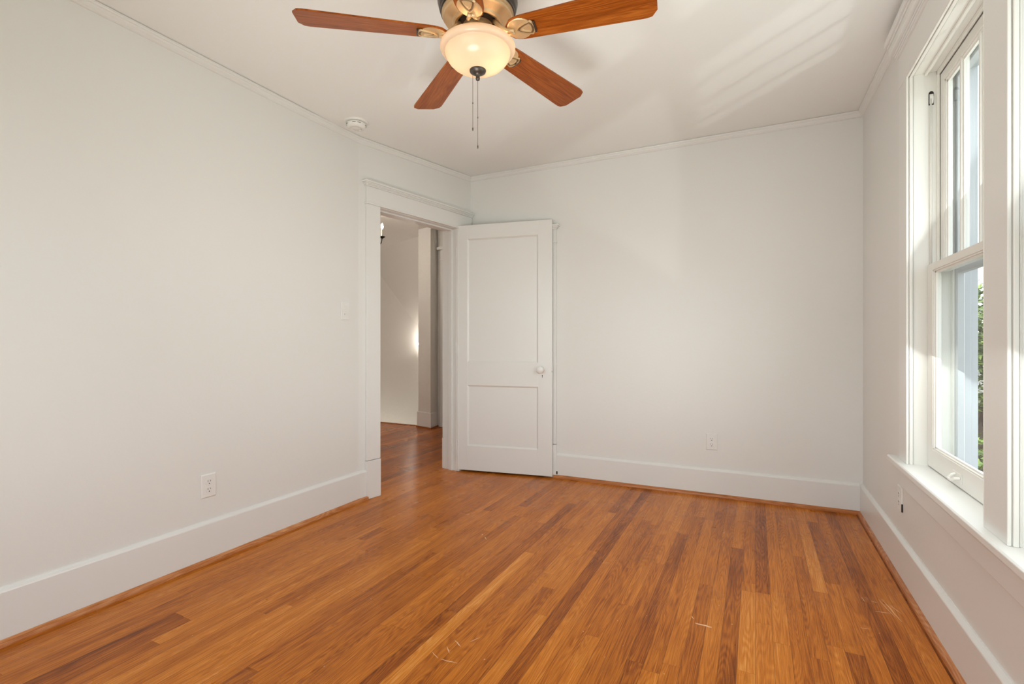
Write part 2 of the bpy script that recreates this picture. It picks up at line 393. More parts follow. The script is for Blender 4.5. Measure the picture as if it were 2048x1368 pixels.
bm = bmesh.new(); sweep(bm, SHOE, [(XL, Y0, 0), (XL, 2.60, 0), (q.x, q.y, 0)]); o = struct(fin('trim_2', bm, M['shoe'])); uvline(o, .62, .2)
qk = TK((xk(-1.452), 0, 0)); bm = bmesh.new()
sweep(bm, [(d, z*.94) for d, z in BASE], [(qk.x, qk.y, 0), (RC.x-.0195, RC.y, 0)]); struct(fin('baseboard_back', bm, M['trim']))
bm = bmesh.new(); q2 = TK((xk(-1.475), 0, 0)); sweep(bm, SHOE, [(q2.x, q2.y, 0), (RC.x-.0195, RC.y, 0)]); o = struct(fin('trim_3', bm, M['shoe'])); uvline(o, .5, .7)
bm = bmesh.new(); sweep(bm, [(d, z*.94) for d, z in BASE], [(XR, RC.y, 0), (XR, Y0, 0)]); struct(fin('baseboard_right', bm, M['trim']))
bm = bmesh.new(); sweep(bm, SHOE, [(XR, RC.y-.02, 0), (XR, Y0, 0)]); o = struct(fin('trim_4', bm, M['shoe'])); uvline(o, .52, .4)

# ------------------------------------------------------------------ door casing on the left wall
def casing_set(T, s0, s1, zh, w, plinth=True, sides=(1, 1), capends=(.03, .03), hh=.112, wr=None, side=-1, name='trim_5'):
    """casing of an opening in a wall frame T; side=-1 puts it on the room face (local y<=0)"""
    wr = w if wr is None else wr
    def B(bm, a, b):
        (xa, ya, za), (xb, yb, zb) = a, b
        if side > 0: ya, yb = TB-yb, TB-ya
        box(bm, (xa, ya, za), (xb, yb, zb), T)
    root = struct(empty(name))
    for k, on in enumerate(sides):
        if not on: continue
        a, b = (s0-w, s0) if k == 0 else (s1, s1+wr)
        bm = bmesh.new(); B(bm, (a, -.020, .27 if plinth else 0), (b, 0, zh)); fin('side_casing', bm, M['trim'], root, bevel=.0015)
        if plinth:
            bm = bmesh.new(); B(bm, (a-(.003 if k == 0 else 0), -.025, .001), (b+(.003 if k == 1 else 0), 0, .266)); fin('plinth_block', bm, M['trim'], root, bevel=.002)
    a, b = s0-w, s1+wr
    bm = bmesh.new(); B(bm, (a-.008*sides[0], -.028, zh), (b+.008*(capends[1] > 0), 0, zh+.012)); fin('head_bead', bm, M['trim'], root, bevel=.004)
    bm = bmesh.new(); B(bm, (a, -.021, zh+.012), (b, 0, zh+.012+hh)); fin('head_board', bm, M['trim'], root, bevel=.001)
    z = zh+.012+hh; bm = bmesh.new()
    for d, za, zb in ((.010, 0, .008), (.016, .008, .014), (.022, .014, .022), (.030, .022, .034)):
        B(bm, (a-d*(capends[0]/.03), -.021-d, z+za), (b+d*(capends[1]/.03), 0, z+zb))
    fin('head_cap', bm, M['trim'], root, bevel=.001)
    return root
casing_set(TBf, S0, S1, ZH+.002, .118, name='trim_5', wr=LB-S1-.004, capends=(.03, 0))
# jamb, stops, hinges and the open leaf
d1 = struct(empty('door_1'))
bm = bmesh.new(); y0, y1 = -.001, TB+.001
box(bm, (S0-.018, y0, 0), (S0, y1, ZH), TBf); box(bm, (S1, y0, 0), (S1+.018, y1, ZH), TBf); box(bm, (S0-.018, y0, ZH), (S1+.018, y1, ZH+.018), TBf)
fin('jamb', bm, M['trim'], d1, bevel=.001)
bm = bmesh.new(); box(bm, (S0, .042, 0), (S0+.011, .08, ZH-.011), TBf); box(bm, (S1-.011, .042, 0), (S1, .08, ZH-.011), TBf); box(bm, (S0, .042, ZH-.011), (S1, .08, ZH), TBf)
fin('door_stop', bm, M['trim'], d1, bevel=.0015)
HP = Vector((-2.290, 3.578)); FP = Vector((-1.472, 3.720)); dD = (FP-HP).normalized(); nD = Vector((dD.y, -dD.x)); LD = (FP-HP).length
def TD(p): q = HP+dD*p[0]-nD*p[1]; return Vector((q.x, q.y, p[2]))
DZ0, DZ1 = .016, 2.088; TH = .035
P1 = (.100, .715, .930, 1.972); P2 = (.108, .715, .222, .735)
leaf = empty('door_leaf', parent=d1)
bm = bmesh.new()
xa, xb = P1[0], P1[1]
for a, b in (((0, 0, DZ0), (xa, TH, DZ1)), ((xb, 0, DZ0), (LD, TH, DZ1)), ((xa, 0, DZ0), (xb, TH, P2[2])), ((xa, 0, P2[3]), (xb, TH, P1[2])), ((xa, 0, P1[3]), (xb, TH, DZ1))): box(bm, a, b, TD)
fin('stile_and_rail_frame', bm, M['trim'], leaf, bevel=.0008)
for nme, (a, b, z0, z1) in (('upper_panel', P1), ('lower_panel', P2)):
    a = P1[0]; bm = bmesh.new(); box(bm, (a, .011, z0), (b, TH-.011, z1), TD)
    # bevelled bead around the panel
    for (p, q_) in (((a, z0), (b, z0)), ((b, z0), (b, z1)), ((b, z1), (a, z1)), ((a, z1), (a, z0))):
        dx, dz = q_[0]-p[0], q_[1]-p[1]; l = math.hypot(dx, dz); nx_, nz_ = -dz/l, dx/l; w = .012
        v = [TD((p[0], .0015, p[1])), TD((q_[0], .0015, q_[1])), TD((q_[0]+nx_*w-dx/l*w, .011, q_[1]+nz_*w-dz/l*w)), TD((p[0]+nx_*w+dx/l*w, .011, p[1]+nz_*w+dz/l*w))]
        bm.faces.new([bm.verts.new(x) for x in v])
    fin(nme, bm, M['trim'], leaf, recalc=False)
def rotlathe(name, prof, T, at, m, parent, n=32):
    """lathe whose axis is the local -y direction (out of the door face into the room)"""
    bm = bmesh.new(); rings = []
    for r, h in prof:
        rings.append([bm.verts.new(T((at[0]+r*math.cos(2*PI*i/n), -h, at[1]+r*math.sin(2*PI*i/n)))) for i in range(n)])
    for A, B in zip(rings, rings[1:]):
        for i in range(n): bm.faces.new((A[i], A[(i+1) % n], B[(i+1) % n], B[i]))
    bm.faces.new(rings[0]); bm.faces.new(rings[-1]); return fin(name, bm, m, parent, smooth=True)
kx, kz = .741, .876
rotlathe('door_knob', [(.026, 0), (.026, .003), (.022, .006), (.011, .009), (.010, .022), (.020, .028), (.029, .036), (.031, .044), (.028, .053), (.018, .060), (.004, .062)], TD, (kx, kz), M['plate'], leaf)
bm = bmesh.new(); prism(bm, [(kx+.010+.012*math.cos(a)*(1.15 if math.sin(a) < 0 else 1), kz-.054+.022*math.sin(a)) for a in [2*PI*i/20 for i in range(20)]], 0, -.003, TD)
kp = fin('keyhole_plate', bm, M['plate'], leaf, bevel=.001)
bm = bmesh.new(); prism(bm, [(kx+.010+x, kz-.054+z) for x, z in ((-.0018, -.011), (.0018, -.011), (.0018, .002), (.0034, .006), (.002, .011), (-.002, .011), (-.0034, .006), (-.0018, .002))], -.0028, -.0036, TD)
fin('keyhole', bm, M['hole'], kp)
bm = bmesh.new(); box(bm, (LD-.001, .010, kz-.075), (LD+.0012, .026, kz+.07), TD); box(bm, (LD, .012, kz-.01), (LD+.007, .022, kz+.012), TD); lt = fin('latch_plate', bm, M['plate'], leaf)
bm = bmesh.new(); box(bm, (LD-.0005, -.0008, kz-.022), (LD+.0006, .006, kz-.008), TD); fin('chipped_spot', bm, M['hole'], lt)
for hz in (.22, 1.05, 1.86):
    bm = bmesh.new(); c = TD((-.004, .006, 0)); lathe(bm, [(.0, hz-.045), (.0055, hz-.045), (.0055, hz+.045), (.0, hz+.045)], (c.x, c.y, 0), 12); fin('hinge', bm, M['trim'], d1, smooth=False)
# closet casing behind the open leaf on the back wall
casing_set(TK, .03, xk(-1.455)-.105, 1.905, .028, name='trim_6', wr=.105, capends=(0, .03), hh=.10)
bm = bmesh.new(); box(bm, (.03, -.006, 0), (xk(-1.455)-.105, 0, 1.905), TK); d2 = struct(fin('door_2', bm, M['trim']))
# dark gap at the foot of the baseboard beside the closet casing
bm = bmesh.new(); box(bm, (xk(-1.452), -.0205, .028), (xk(-1.452)+.012, -.0005, .052), TK); fin('baseboard_gap', bm, M['hole'], bpy.data.objects['baseboard_back'])

# ------------------------------------------------------------------ window_1: the double window in the right wall
w1 = struct(empty('window_1', (0, 0, 0)))
CF = XR-.022
ya, yb = WY[1][0], WY[0][1]     # overall opening
bm = bmesh.new(); prism(bm, [(XR-.053, WZ0-.004), (XR-.048, WZ0), (XR+.075, WZ0), (XR+.075, WZ0-.028), (XR-.048, WZ0-.028), (XR-.053, WZ0-.022)], ya-.20, yb+.20, lambda p: Vector((p[0], p[1], p[2])))
fin('window_stool', bm, M['trim'], w1, bevel=.002)
bm = bmesh.new(); box(bm, (XR-.020, ya-.115, WZ0-.125), (XR, yb+.115, WZ0-.028)); box(bm, (XR-.032, ya-.115, WZ0-.048), (XR, yb+.115, WZ0-.028)); fin('window_apron', bm, M['trim'], w1, bevel=.003)
for nm, a, b in (('side_casing', yb, yb+.125), ('mullion_casing', WY[1][1], WY[0][0]), ('side_casing', ya-.125, ya)):
    bm = bmesh.new(); box(bm, (CF, a, WZ0), (XR, b, WZ1)); fin(nm, bm, M['trim'], w1, bevel=.0015)
bm = bmesh.new(); box(bm, (CF-.001, ya-.128, WZ1), (XR, yb+.128, 2.435)); fin('head_board', bm, M['trim'], w1, bevel=.001)
bm = bmesh.new()   # cornice with returned ends
for d, z0, z1 in ((.010, 2.405, 2.414), (.014, 2.414, 2.424), (.020, 2.424, 2.432), (.034, 2.432, 2.47), (.040, 2.47, 2.482), (.050, 2.482, 2.505)):
    box(bm, (CF-d, ya-.128-d, z0), (XR, yb+.128+d*.6, z1))
fin('cornice', bm, M['trim'], w1, bevel=.003)
SX = .667      # room face of the lower sash; upper sash sits behind it
def one_window(a, b):
    bm = bmesh.new()   # jamb liners through the wall
    box(bm, (XR-.002, b, WZ0-.02), (XR+TR, b+.02, WZ1)); box(bm, (XR-.002, a-.02, WZ0-.02), (XR+TR, a, WZ1)); box(bm, (XR-.002, a-.02, WZ1), (XR+TR, b+.02, WZ1+.02)); box(bm, (XR+.06, a, WZ0-.03), (XR+TR+.04, b, WZ0-.002))
    fin('window_jamb', bm, M['sash'], w1, bevel=.001)
    bm = bmesh.new()   # moulded edge bead and inner stop on jambs and head
    for (x0_, x1_, d) in ((CF-.001, CF+.008, .004), (CF+.010, CF+.022, .008), (CF+.024, CF+.028, .004)):
        box(bm, (x0_, b-d, WZ0), (x1_, b, WZ1)); box(bm, (x0_, a, WZ0), (x1_, a+d, WZ1)); box(bm, (x0_, a, WZ1-d), (x1_, b, WZ1))
    fin('edge_bead', bm, M['sash'], w1, bevel=.0025)
    bm = bmesh.new()
    for (x0_, x1_, d) in ((SX-.012, SX-.001, .012),):
        box(bm, (x0_, a, WZ1-d), (x1_, b, WZ1))
    for (x0_, x1_, d) in ((SX+.030, SX+.040, .010), (SX+.082, SX+.12, .014)):
        box(bm, (x0_, b-d, WZ0), (x1_, b, WZ1)); box(bm, (x0_, a, WZ0), (x1_, a+d, WZ1)); box(bm, (x0_, a, WZ1-d-.008), (x1_, b, WZ1))
    fin('parting_stop', bm, M['sash'], w1, bevel=.002)
    # lower sash
    ls = empty('lower_sash', parent=w1); g = .003
    bm = bmesh.new(); z0, z1 = WZ0+.004, 1.432; st = .060; th = .030
    box(bm, (SX, b-g-st, z0), (SX+th, b-g, z1)); box(bm, (SX, a+g, z0), (SX+th, a+g+st, z1)); box(bm, (SX, a+g+st, z0), (SX+th, b-g-st, z0+.080)); box(bm, (SX, a+g+st, z1-.030), (SX+th, b-g-st, z1))
    fin('sash_frame', bm, M['sash'], ls, bevel=.0015)
    A, B, C, D = a+g+st, b-g-st, z0+.080, z1-.030
    bm = bmesh.new()
    for w_, xx0, xx1 in ((.006, SX+.003, SX+.024), (.013, SX+.009, SX+.020)):
        box(bm, (xx0, B-w_, C), (xx1, B, D)); box(bm, (xx0, A, C), (xx1, A+w_, D)); box(bm, (xx0, A, C), (xx1, B, C+w_)); box(bm, (xx0, A, D-w_), (xx1, B, D))
    fin('glazing_bead', bm, M['sash'], ls, bevel=.001)
    bm = bmesh.new(); box(bm, (SX+.013, A+.003, C+.003), (SX+.016, B-.003, D-.003)); fin('pane', bm, M['glass'], ls)
    bm = bmesh.new(); cy = b-.355   # painted hook-shaped sash lift on the bottom rail
    box(bm, (SX-.003, cy-.045, z0+.016), (SX, cy+.045, z0+.052)); tube(bm, [(SX-.003, cy+.012, z0+.044), (SX-.014, cy+.012, z0+.040), (SX-.024, cy+.012, z0+.026), (SX-.024, cy-.002, z0+.024), (SX-.024, cy-.02, z0+.026), (SX-.018, cy-.030, z0+.034), (SX-.003, cy-.034, z0+.036)], .005, 10)
    fin('sash_lift', bm, M['sash'], ls, smooth=False, bevel=.001)
    # upper sash with three muntins
    us = empty('upper_sash', parent=w1); X = SX+.041; z0, z1 = 1.400, 2.240; st = .040
    bm = bmesh.new(); box(bm, (X, b-.010-st, z0), (X+th, b-.010, z1)); box(bm, (X, a+.010, z0), (X+th, a+.010+st, z1)); box(bm, (X, a+.010+st, z1-.04), (X+th, b-.010-st, z1)); box(bm, (X, a+.010+st, z0), (X+th, b-.010-st, z0+.030))
    fin('sash_frame', bm, M['sash'], us, bevel=.0015)
    A, B, C, D = a+.010+st, b-.010-st, z0+.030, z1-.04
    bm = bmesh.new()
    for w_, xx0, xx1 in ((.008, X+.004, X+.024), (.016, X+.010, X+.020)):
        box(bm, (xx0, B-w_, C), (xx1, B, D)); box(bm, (xx0, A, C), (xx1, A+w_, D)); box(bm, (xx0, A, C), (xx1, B, C+w_)); box(bm, (xx0, A, D-w_), (xx1, B, D))
    fin('glazing_bead', bm, M['sash'], us, bevel=.001)
    for k in (1, 2, 3):
        y = B-(B-A)*k/4
        bm = bmesh.new(); box(bm, (X+.002, y-.006, C), (X+.028, y+.006, D)); box(bm, (X+.009, y-.012, C), (X+.020, y+.012, D)); box(bm, (X+.0, y-.013, C), (X+.026, y+.013, C+.018)); fin('muntin', bm, M['sash'], us, bevel=.001)
    bm = bmesh.new(); box(bm, (X+.013, A+.003, C+.003), (X+.016, B-.003, D-.003)); fin('pane', bm, M['glass'], us)
    # sash pulley in the far jamb with its cord slot
    bm = bmesh.new(); px, pz = SX+.012, 2.155
    vs = [(px+.007*math.cos(t), pz+.012+.010*math.sin(t)) for t in [PI*i/8 for i in range(9)]]+[(px-.007, pz-.03), (px+.007, pz-.03)]
    def TJ(p): return Vector((p[0], b-p[1], p[2]))
    prism(bm, [(px+.009*math.cos(t), pz+.014+.012*math.sin(t)) for t in [PI*i/8 for i in range(9)]]+[(px-.009, pz-.034), (px+.009, pz-.034)], 0, .0012, TJ)
    pl = fin('pulley_slot', bm, M['hole'], w1)
    bm = bmesh.new(); n = 20; c0 = Vector((px, b-.0005, pz-.010))
    ring = [[bm.verts.new((px+s*.0062, b-.0005-.010*abs(math.cos(PI*i/n-PI/2)), pz-.008+.021*math.cos(PI*i/n))) for i in range(n+1)] for s in (-1, 1)]
    for i in range(n): bm.faces.new((ring[0][i], ring[0][i+1], ring[1][i+1], ring[1][i]))
    bm.faces.new(ring[0]); bm.faces.new(ring[1]); fin('pulley_wheel', bm, M['sash'], pl)
    bm = bmesh.new(); tube(bm, [(px-.003, b-.009, pz-.01), (px-.003, b-.008, 1.8), (px-.003, b-.006, 1.435)], .003, 8); fin('sash_cord', bm, M['sash'], w1, smooth=True)
    # outer frame and storm sash on the outside face
    bm = bmesh.new(); X2 = XR+TR
    for (u0, u1, d) in ((SX+.118, X2-.015, .004), (X2-.018, X2+.004, .010), (X2+.004, X2+.028, .002)):
        box(bm, (u0, b-d, WZ0-.02), (u1, b+.05, WZ1+.02)); box(bm, (u0, a-.05, WZ0-.02), (u1, a+d, WZ1+.02)); box(bm, (u0, a, WZ1-.01-d), (u1, b, WZ1+.04))
    fin('exterior_casing', bm, M['ext'], w1, bevel=.002)
    ss = empty('storm_sash', parent=w1)
    bm = bmesh.new(); X3 = SX+.086; th3 = .022
    box(bm, (X3, b-.05, WZ0), (X3+th3, b-.016, WZ1-.02)); box(bm, (X3, a+.016, WZ0), (X3+th3, a+.05, WZ1-.02)); box(bm, (X3, a+.05, WZ0), (X3+th3, b-.05, WZ0+.02)); box(bm, (X3, a+.05, 1.385), (X3+th3, b-.05, 1.415)); box(bm, (X3, a+.05, WZ1-.06), (X3+th3, b-.05, WZ1-.02))
    fin('sash_frame', bm, M['ext'], ss, bevel=.0015)
for a, b in WY: one_window(a, b)
# unseen window added behind the camera to let in fill light
w2 = struct(empty('added_window')); bm = bmesh.new(); (a, b), (c, d) = RWX, RWZ
for p, q_ in (((a-.1, Y0, c-.02), (a, Y0+.02, d+.1)), ((b, Y0, c-.02), (b+.1, Y0+.02, d+.1)), ((a, Y0, d), (b, Y0+.02, d+.1)), ((a-.12, Y0, c-.05), (b+.12, Y0+.05, c-.02))): box(bm, p, q_)
fin('window_casing', bm, M['trim'], w2)
bm = bmesh.new()
for x in (a+.03, (a+b)/2, b-.03): box(bm, (x-.03, Y0-.09, c), (x+.03, Y0-.05, d))
for z in (c+.03, (c+d)/2, d-.03): box(bm, (a, Y0-.088, z-.03), (b, Y0-.052, z+.03))
fin('sash_frame', bm, M['sash'], w2)
bm = bmesh.new(); box(bm, (a, Y0-.072, c), (b, Y0-.068, d)); fin('pane', bm, M['glass'], w2)

# ------------------------------------------------------------------ electrical plates
def plate_frame(o, d):   # local frame: x along wall, y out into room
    n = Vector((-d.y, d.x)) if False else Vector((d.y, -d.x))
    return lambda p: Vector((o[0]+d.x*p[0]+n.x*p[1], o[1]+d.y*p[0]+n.y*p[1], o[2]+p[2]))
def outlet(o, d, label, m, name='wall_outlet', w=.076, h=.118):
    T = plate_frame(o, d); root = tag(empty(name, (o[0], o[1], o[2]-h/2)), label, 'outlet', 'duplex wall outlets of the room')
    def TT(p): return T(p)-Vector((o[0], o[1], o[2]-h/2))
    bm = bmesh.new(); A = [(-w/2, -h/2), (w/2, -h/2), (w/2, h/2), (-w/2, h/2)]; k = .005
    r0 = [bm.verts.new(TT((x, 0, z))) for x, z in A]; r1 = [bm.verts.new(TT((x, .0025, z))) for x, z in A]; r2 = [bm.verts.new(TT((x-math.copysign(k, x), .0065, z-math.copysign(k, z)))) for x, z in A]
    for R0, R1 in ((r0, r1), (r1, r2)):
        for i in range(4): bm.faces.new((R0[i], R0[(i+1) % 4], R1[(i+1) % 4], R1[i]))
    bm.faces.new(r2); bm.faces.new(r0); fin('cover_plate', bm, m, root, bevel=.0012)
    for s in (.0195, -.0195):
        bm = bmesh.new(); pts = []
        for i in range(24):
            t = 2*PI*i/24; x, z = .0172*math.cos(t), .0172*math.sin(t); pts.append((x, s+max(-.0142, min(.0142, z))))
        prism(bm, pts, .0062, .0085, TT); rc = fin('receptacle', bm, M['plate'], root, bevel=.0006)
        bm = bmesh.new(); box(bm, (-.0072, .0083, s-.0005), (-.0054, .0090, s+.0085), TT); box(bm, (.0052, .0083, s+.0005), (.0070, .0090, s+.0078), TT)
        prism(bm, [(.0028*math.cos(t), s-.0085+.0028*math.sin(t)) for t in [2*PI*i/12 for i in range(12)]], .0083, .0090, TT); fin('slot', bm, M['hole'], rc)
    bm = bmesh.new(); prism(bm, [(.0024*math.cos(t), .0024*math.sin(t)) for t in [2*PI*i/12 for i in range(12)]], .006, .0076, TT); fin('screw', bm, m, root)
    return root
outlet((XL, 1.555, .381), Vector((0, 1)), 'white duplex outlet low on the long left wall', M['plate'])
p = TK((xk(-.281), 0, .387)); outlet((p.x, p.y, p.z), Vector((dK.x, dK.y)), 'white duplex outlet above the baseboard on the back wall', M['plate'])
o = outlet((XR, 2.905, .362), Vector((0, -1)), 'paint-covered outlet on the right wall below the window stool', M['plate'])
bm = bmesh.new(); box(bm, (-.0005, -.0392, .004), (-.007, -.0384, .042)); fin('side_gap', bm, M['hole'], o)
# two-switch plate beside the door
sw = tag(empty('light_switch', (XL, 2.476, 1.25)), 'white switch plate with two stacked rockers left of the doorway', 'light switch')
T = plate_frame((0, 0, .058), Vector((0, 1)))
bm = bmesh.new(); box(bm, (-.037, 0, -.060), (.037, .006, .060), T); fin('cover_plate', bm, M['plate'], sw, bevel=.003)
for z in (.020, -.020):
    bm = bmesh.new(); box(bm, (-.017, .006, z-.014), (.017, .008, z+.014), T); rk = fin('switch_body', bm, M['plate'], sw, bevel=.001)
    bm = bmesh.new()
    if z > 0: prism(bm, [(-.012, z-.009), (.012, z-.009), (.012, z+.009), (-.012, z+.009)], .008, .010, T)
    else: box(bm, (-.004, .008, z-.003), (.004, .017, z+.007), T)
    fin('switch_lever', bm, M['plate'], rk, bevel=.001)
bm = bmesh.new(); box(bm, (-.013, .0079, -.026), (-.007, .0084, -.018), T); fin('indicator', bm, mat('dim_indicator', (.35, .31, .26), .5), sw)

# ------------------------------------------------------------------ smoke detector
sx, sy = -2.292, 2.402; sz = zc(sx, sy)
sd = tag(empty('smoke_detector', (sx, sy, sz)), 'round white smoke detector on the ceiling beside the left crown moulding', 'smoke detector')
bm = bmesh.new(); lathe(bm, [(0, .004), (.073, .004), (.073, -.006), (.070, -.010), (.060, -.011), (0, -.011)], n=48); fin('mounting_base', bm, M['white'], sd, smooth=False)
bm = bmesh.new(); lathe(bm, [(.0, -.010), (.056, -.010), (.056, -.014)], n=48); fin('vent_gap', bm, M['hole'], sd)
bm = bmesh.new(); lathe(bm, [(.0, -.013), (.060, -.013), (.061, -.017), (.058, -.030), (.050, -.041), (.036, -.047), (.034, -.044), (.024, -.044), (.022, -.047), (0, -.048)], n=48); cv = fin('cover', bm, M['white'], sd, smooth=True)
for k in range(12):
    t = 2*PI*k/12; bm = bmesh.new()
    if k % 3 == 0: continue
    c = Vector((.0595*math.cos(t), .0595*math.sin(t), -.0235)); tv = Vector((-math.sin(t), math.cos(t), 0))*.010; n_ = Vector((math.cos(t), math.sin(t), 0))*.0016
    vs = [bm.verts.new(c+s*tv+n_*e+Vector((0, 0, z))) for z in (-.001, .001) for s, e in ((-1, -1), (1, -1), (1, 1), (-1, 1))]
    for f in ((0, 1, 2, 3), (4, 7, 6, 5), (0, 4, 5, 1), (1, 5, 6, 2), (2, 6, 7, 3), (3, 7, 4, 0)): bm.faces.new([vs[i] for i in f])
    fin('vent_slot', bm, M['hole'], cv)
bm = bmesh.new(); lathe(bm, [(0, 0), (.008, 0), (.008, -.003), (.006, -.004), (0, -.004)], (.012, .022, -.046), 20); fin('test_button', bm, M['white'], cv, smooth=True)

# ------------------------------------------------------------------ ceiling fan
fx, fy = -.948, 1.632; fz = zc(fx, fy)
fan = tag(empty('ceiling_fan', (fx, fy, fz)), 'ceiling fan with five cherry-brown blades and a lit cream glass bowl', 'ceiling fan')
def zz(z): return z-fz
bm = bmesh.new(); lathe(bm, [(0, .004), (.088, .004), (.088, -.012), (.080, -.030), (.058, -.052), (.040, -.060), (.036, -.075), (0, -.075)]); fin('canopy', bm, M['bronze'], fan, smooth=True)
bm = bmesh.new(); lathe(bm, [(0, zz(2.47)), (.060, zz(2.47)), (.105, zz(2.462)), (.140, zz(2.445)), (.150, zz(2.42)), (.152, zz(2.385)), (.146, zz(2.360)), (.141, zz(2.352)), (.141, zz(2.345)), (.136, zz(2.343)), (0, zz(2.343))], n=64); fin('motor_housing', bm, M['bronze'], fan, smooth=False)
bm = bmesh.new(); lathe(bm, [(.1365, zz(2.350)), (.1365, zz(2.336)), (.131, zz(2.332)), (.129, zz(2.324)), (.123, zz(2.322)), (.098, zz(2.310)), (.094, zz(2.303)), (.088, zz(2.300)), (.084, zz(2.306)), (0, zz(2.306))], n=64)
mp_ = fin('motor_base_plate', bm, M['brass'], fan, smooth=False)
bm = bmesh.new(); lathe(bm, [(.078, zz(2.3035)), (.078, zz(2.302)), (.056, zz(2.302)), (.056, zz(2.3035))], n=48); fin('hub_gap', bm, M['iron'], mp_)
bm = bmesh.new(); lathe(bm, [(0, zz(2.306)), (.052, zz(2.306)), (.054, zz(2.29)), (.054, zz(2.262)), (.070, zz(2.256)), (.074, zz(2.250)), (.070, zz(2.246)), (0, zz(2.246))], n=48); fin('switch_housing', bm, M['brass'], fan, smooth=False)
# blades at their own angles
ANG = [7.6, 75.8, 143.4, 216.3, 290.5]
def blade(ang):
    T0 = Matrix.Rotation(math.radians(ang), 4, 'Z'); pitch = Matrix.Translation((0, 0, zz(2.262))) @ Matrix.Rotation(math.radians(-12), 4, 'X')
    Tm = T0 @ pitch
    r0, r1 = .118, .655; prof = []
    for i in range(31):
        s = i/30; r = r0+(r1-r0)*s; w = .050+.020*min(1, s*1.1)
        if s < .12: w *= math.sqrt(max(0, 1-((.12-s)/.12)**2))*.62+.38
        e = (r1-r)/.035
        if e < 1: w -= .028*(1-math.sqrt(max(0, 1-(1-e)**2)))
        prof.append((r, w))
    bm = bmesh.new(); uvl = bm.loops.layers.uv.new('UVMap'); h = .003
    top, bot = [], []
    for r, w in prof:
        top.append((bm.verts.new(Tm @ Vector((r, -w, h))), bm.verts.new(Tm @ Vector((r, w, h))))); bot.append((bm.verts.new(Tm @ Vector((r, -w, -h))), bm.verts.new(Tm @ Vector((r, w, -h)))))
    inv = Tm.inverted(); fs = []
    for i in range(30):
        fs += [bm.faces.new((top[i][0], top[i+1][0], top[i+1][1], top[i][1])), bm.faces.new((bot[i][0], bot[i][1], bot[i+1][1], bot[i+1][0])), bm.faces.new((top[i][0], bot[i][0], bot[i+1][0], top[i+1][0])), bm.faces.new((top[i][1], top[i+1][1], bot[i+1][1], bot[i][1]))]
    fs += [bm.faces.new((top[0][0], top[0][1], bot[0][1], bot[0][0])), bm.faces.new((top[-1][0], bot[-1][0], bot[-1][1], top[-1][1]))]
    for f in fs:
        for lp in f.loops: q = inv @ lp.vert.co; lp[uvl].uv = (q.y/.137+.5, q.x)
    o = fin('blade', bm, M['blade'], fan); woodattrs(o, .5, (ang % 37)/37)
    # cast iron: curved arm, shield plate and raised frame
    bm = bmesh.new()
    for sgn in (-1, 1):
        tube(bm, [T0 @ Vector((.070, sgn*.010, zz(2.300))), T0 @ Vector((.082, sgn*.017, zz(2.284))), T0 @ Vector((.100, sgn*.018, zz(2.266))), T0 @ Vector((.122, sgn*.012, zz(2.254))), T0 @ Vector((.146, sgn*.005, zz(2.252)))], .006, 8, rr=[.0085, .0075, .007, .007, .008])
    arm = fin('blade_iron', bm, M['brass'], o, smooth=True)
    bm = bmesh.new(); n = 28   # added brass plate, its colour imitates the lamplit gold of the blade root
    def fl_(z, k): return [bm.verts.new(Tm @ Vector((.168+.048*k*math.cos(2*PI*i/n), .046*k*math.sin(2*PI*i/n)*(1 if math.cos(2*PI*i/n) < 0 else 1.0), z))) for i in range(n)]
    F_ = [fl_(-.0031, 1), fl_(-.0052, 1), fl_(-.0066, .94)]
    for A, B in zip(F_, F_[1:]):
        for i in range(n): bm.faces.new((A[i], A[(i+1) % n], B[(i+1) % n], B[i]))
    bm.faces.new(F_[0]); bm.faces.new(F_[-1]); fin('root_glow_plate', bm, M['brass'], o)
    bm = bmesh.new(); sh = [(x+.016, y) for x, y in [(.134, 0), (.148, .013), (.172, .024), (.198, .031), (.208, .020), (.211, 0), (.208, -.020), (.198, -.031), (.172, -.024), (.148, -.013)]]
    def ring(sc, z): return [bm.verts.new(Tm @ Vector((.196+(x-.196)*sc, y*sc, z))) for x, y in sh]
    R = [ring(1.0, -.0060), ring(1.0, -.008), ring(.93, -.0125), ring(.86, -.0125), ring(.82, -.0080)]
    for A, B in zip(R, R[1:]):
        for i in range(len(sh)): bm.faces.new((A[i], A[(i+1) % len(sh)], B[(i+1) % len(sh)], B[i]))
    bm.faces.new(R[0]); bm.faces.new(R[-1]); sp = fin('shield_plate', bm, M['brass'], o, smooth=False)
    bm = bmesh.new(); R = [ring(.83, -.0079), ring(.83, -.0088), ring(.60, -.0088)]
    for A, B in zip(R, R[1:]):
        for i in range(len(sh)): bm.faces.new((A[i], A[(i+1) % len(sh)], B[(i+1) % len(sh)], B[i]))
    fin('shield_recess', bm, M['umber'], o)
    bm = bmesh.new(); R = [ring(.60, -.0080), ring(.58, -.0118), ring(.40, -.0125), ring(.34, -.0095)]
    for A, B in zip(R, R[1:]):
        for i in range(len(sh)): bm.faces.new((A[i], A[(i+1) % len(sh)], B[(i+1) % len(sh)], B[i]))
    bm.faces.new(R[-1]); fin('shield_boss', bm, M['brass'], o)
    # the dark side lip at the shield's outer end
    bm = bmesh.new(); q0 = Tm
    box(bm, (.2245, -.024, -.0125), (.2325, .024, -.0030), lambda p: Tm @ Vector((p[0]-abs(p[1])**2*6, p[1], p[2])))
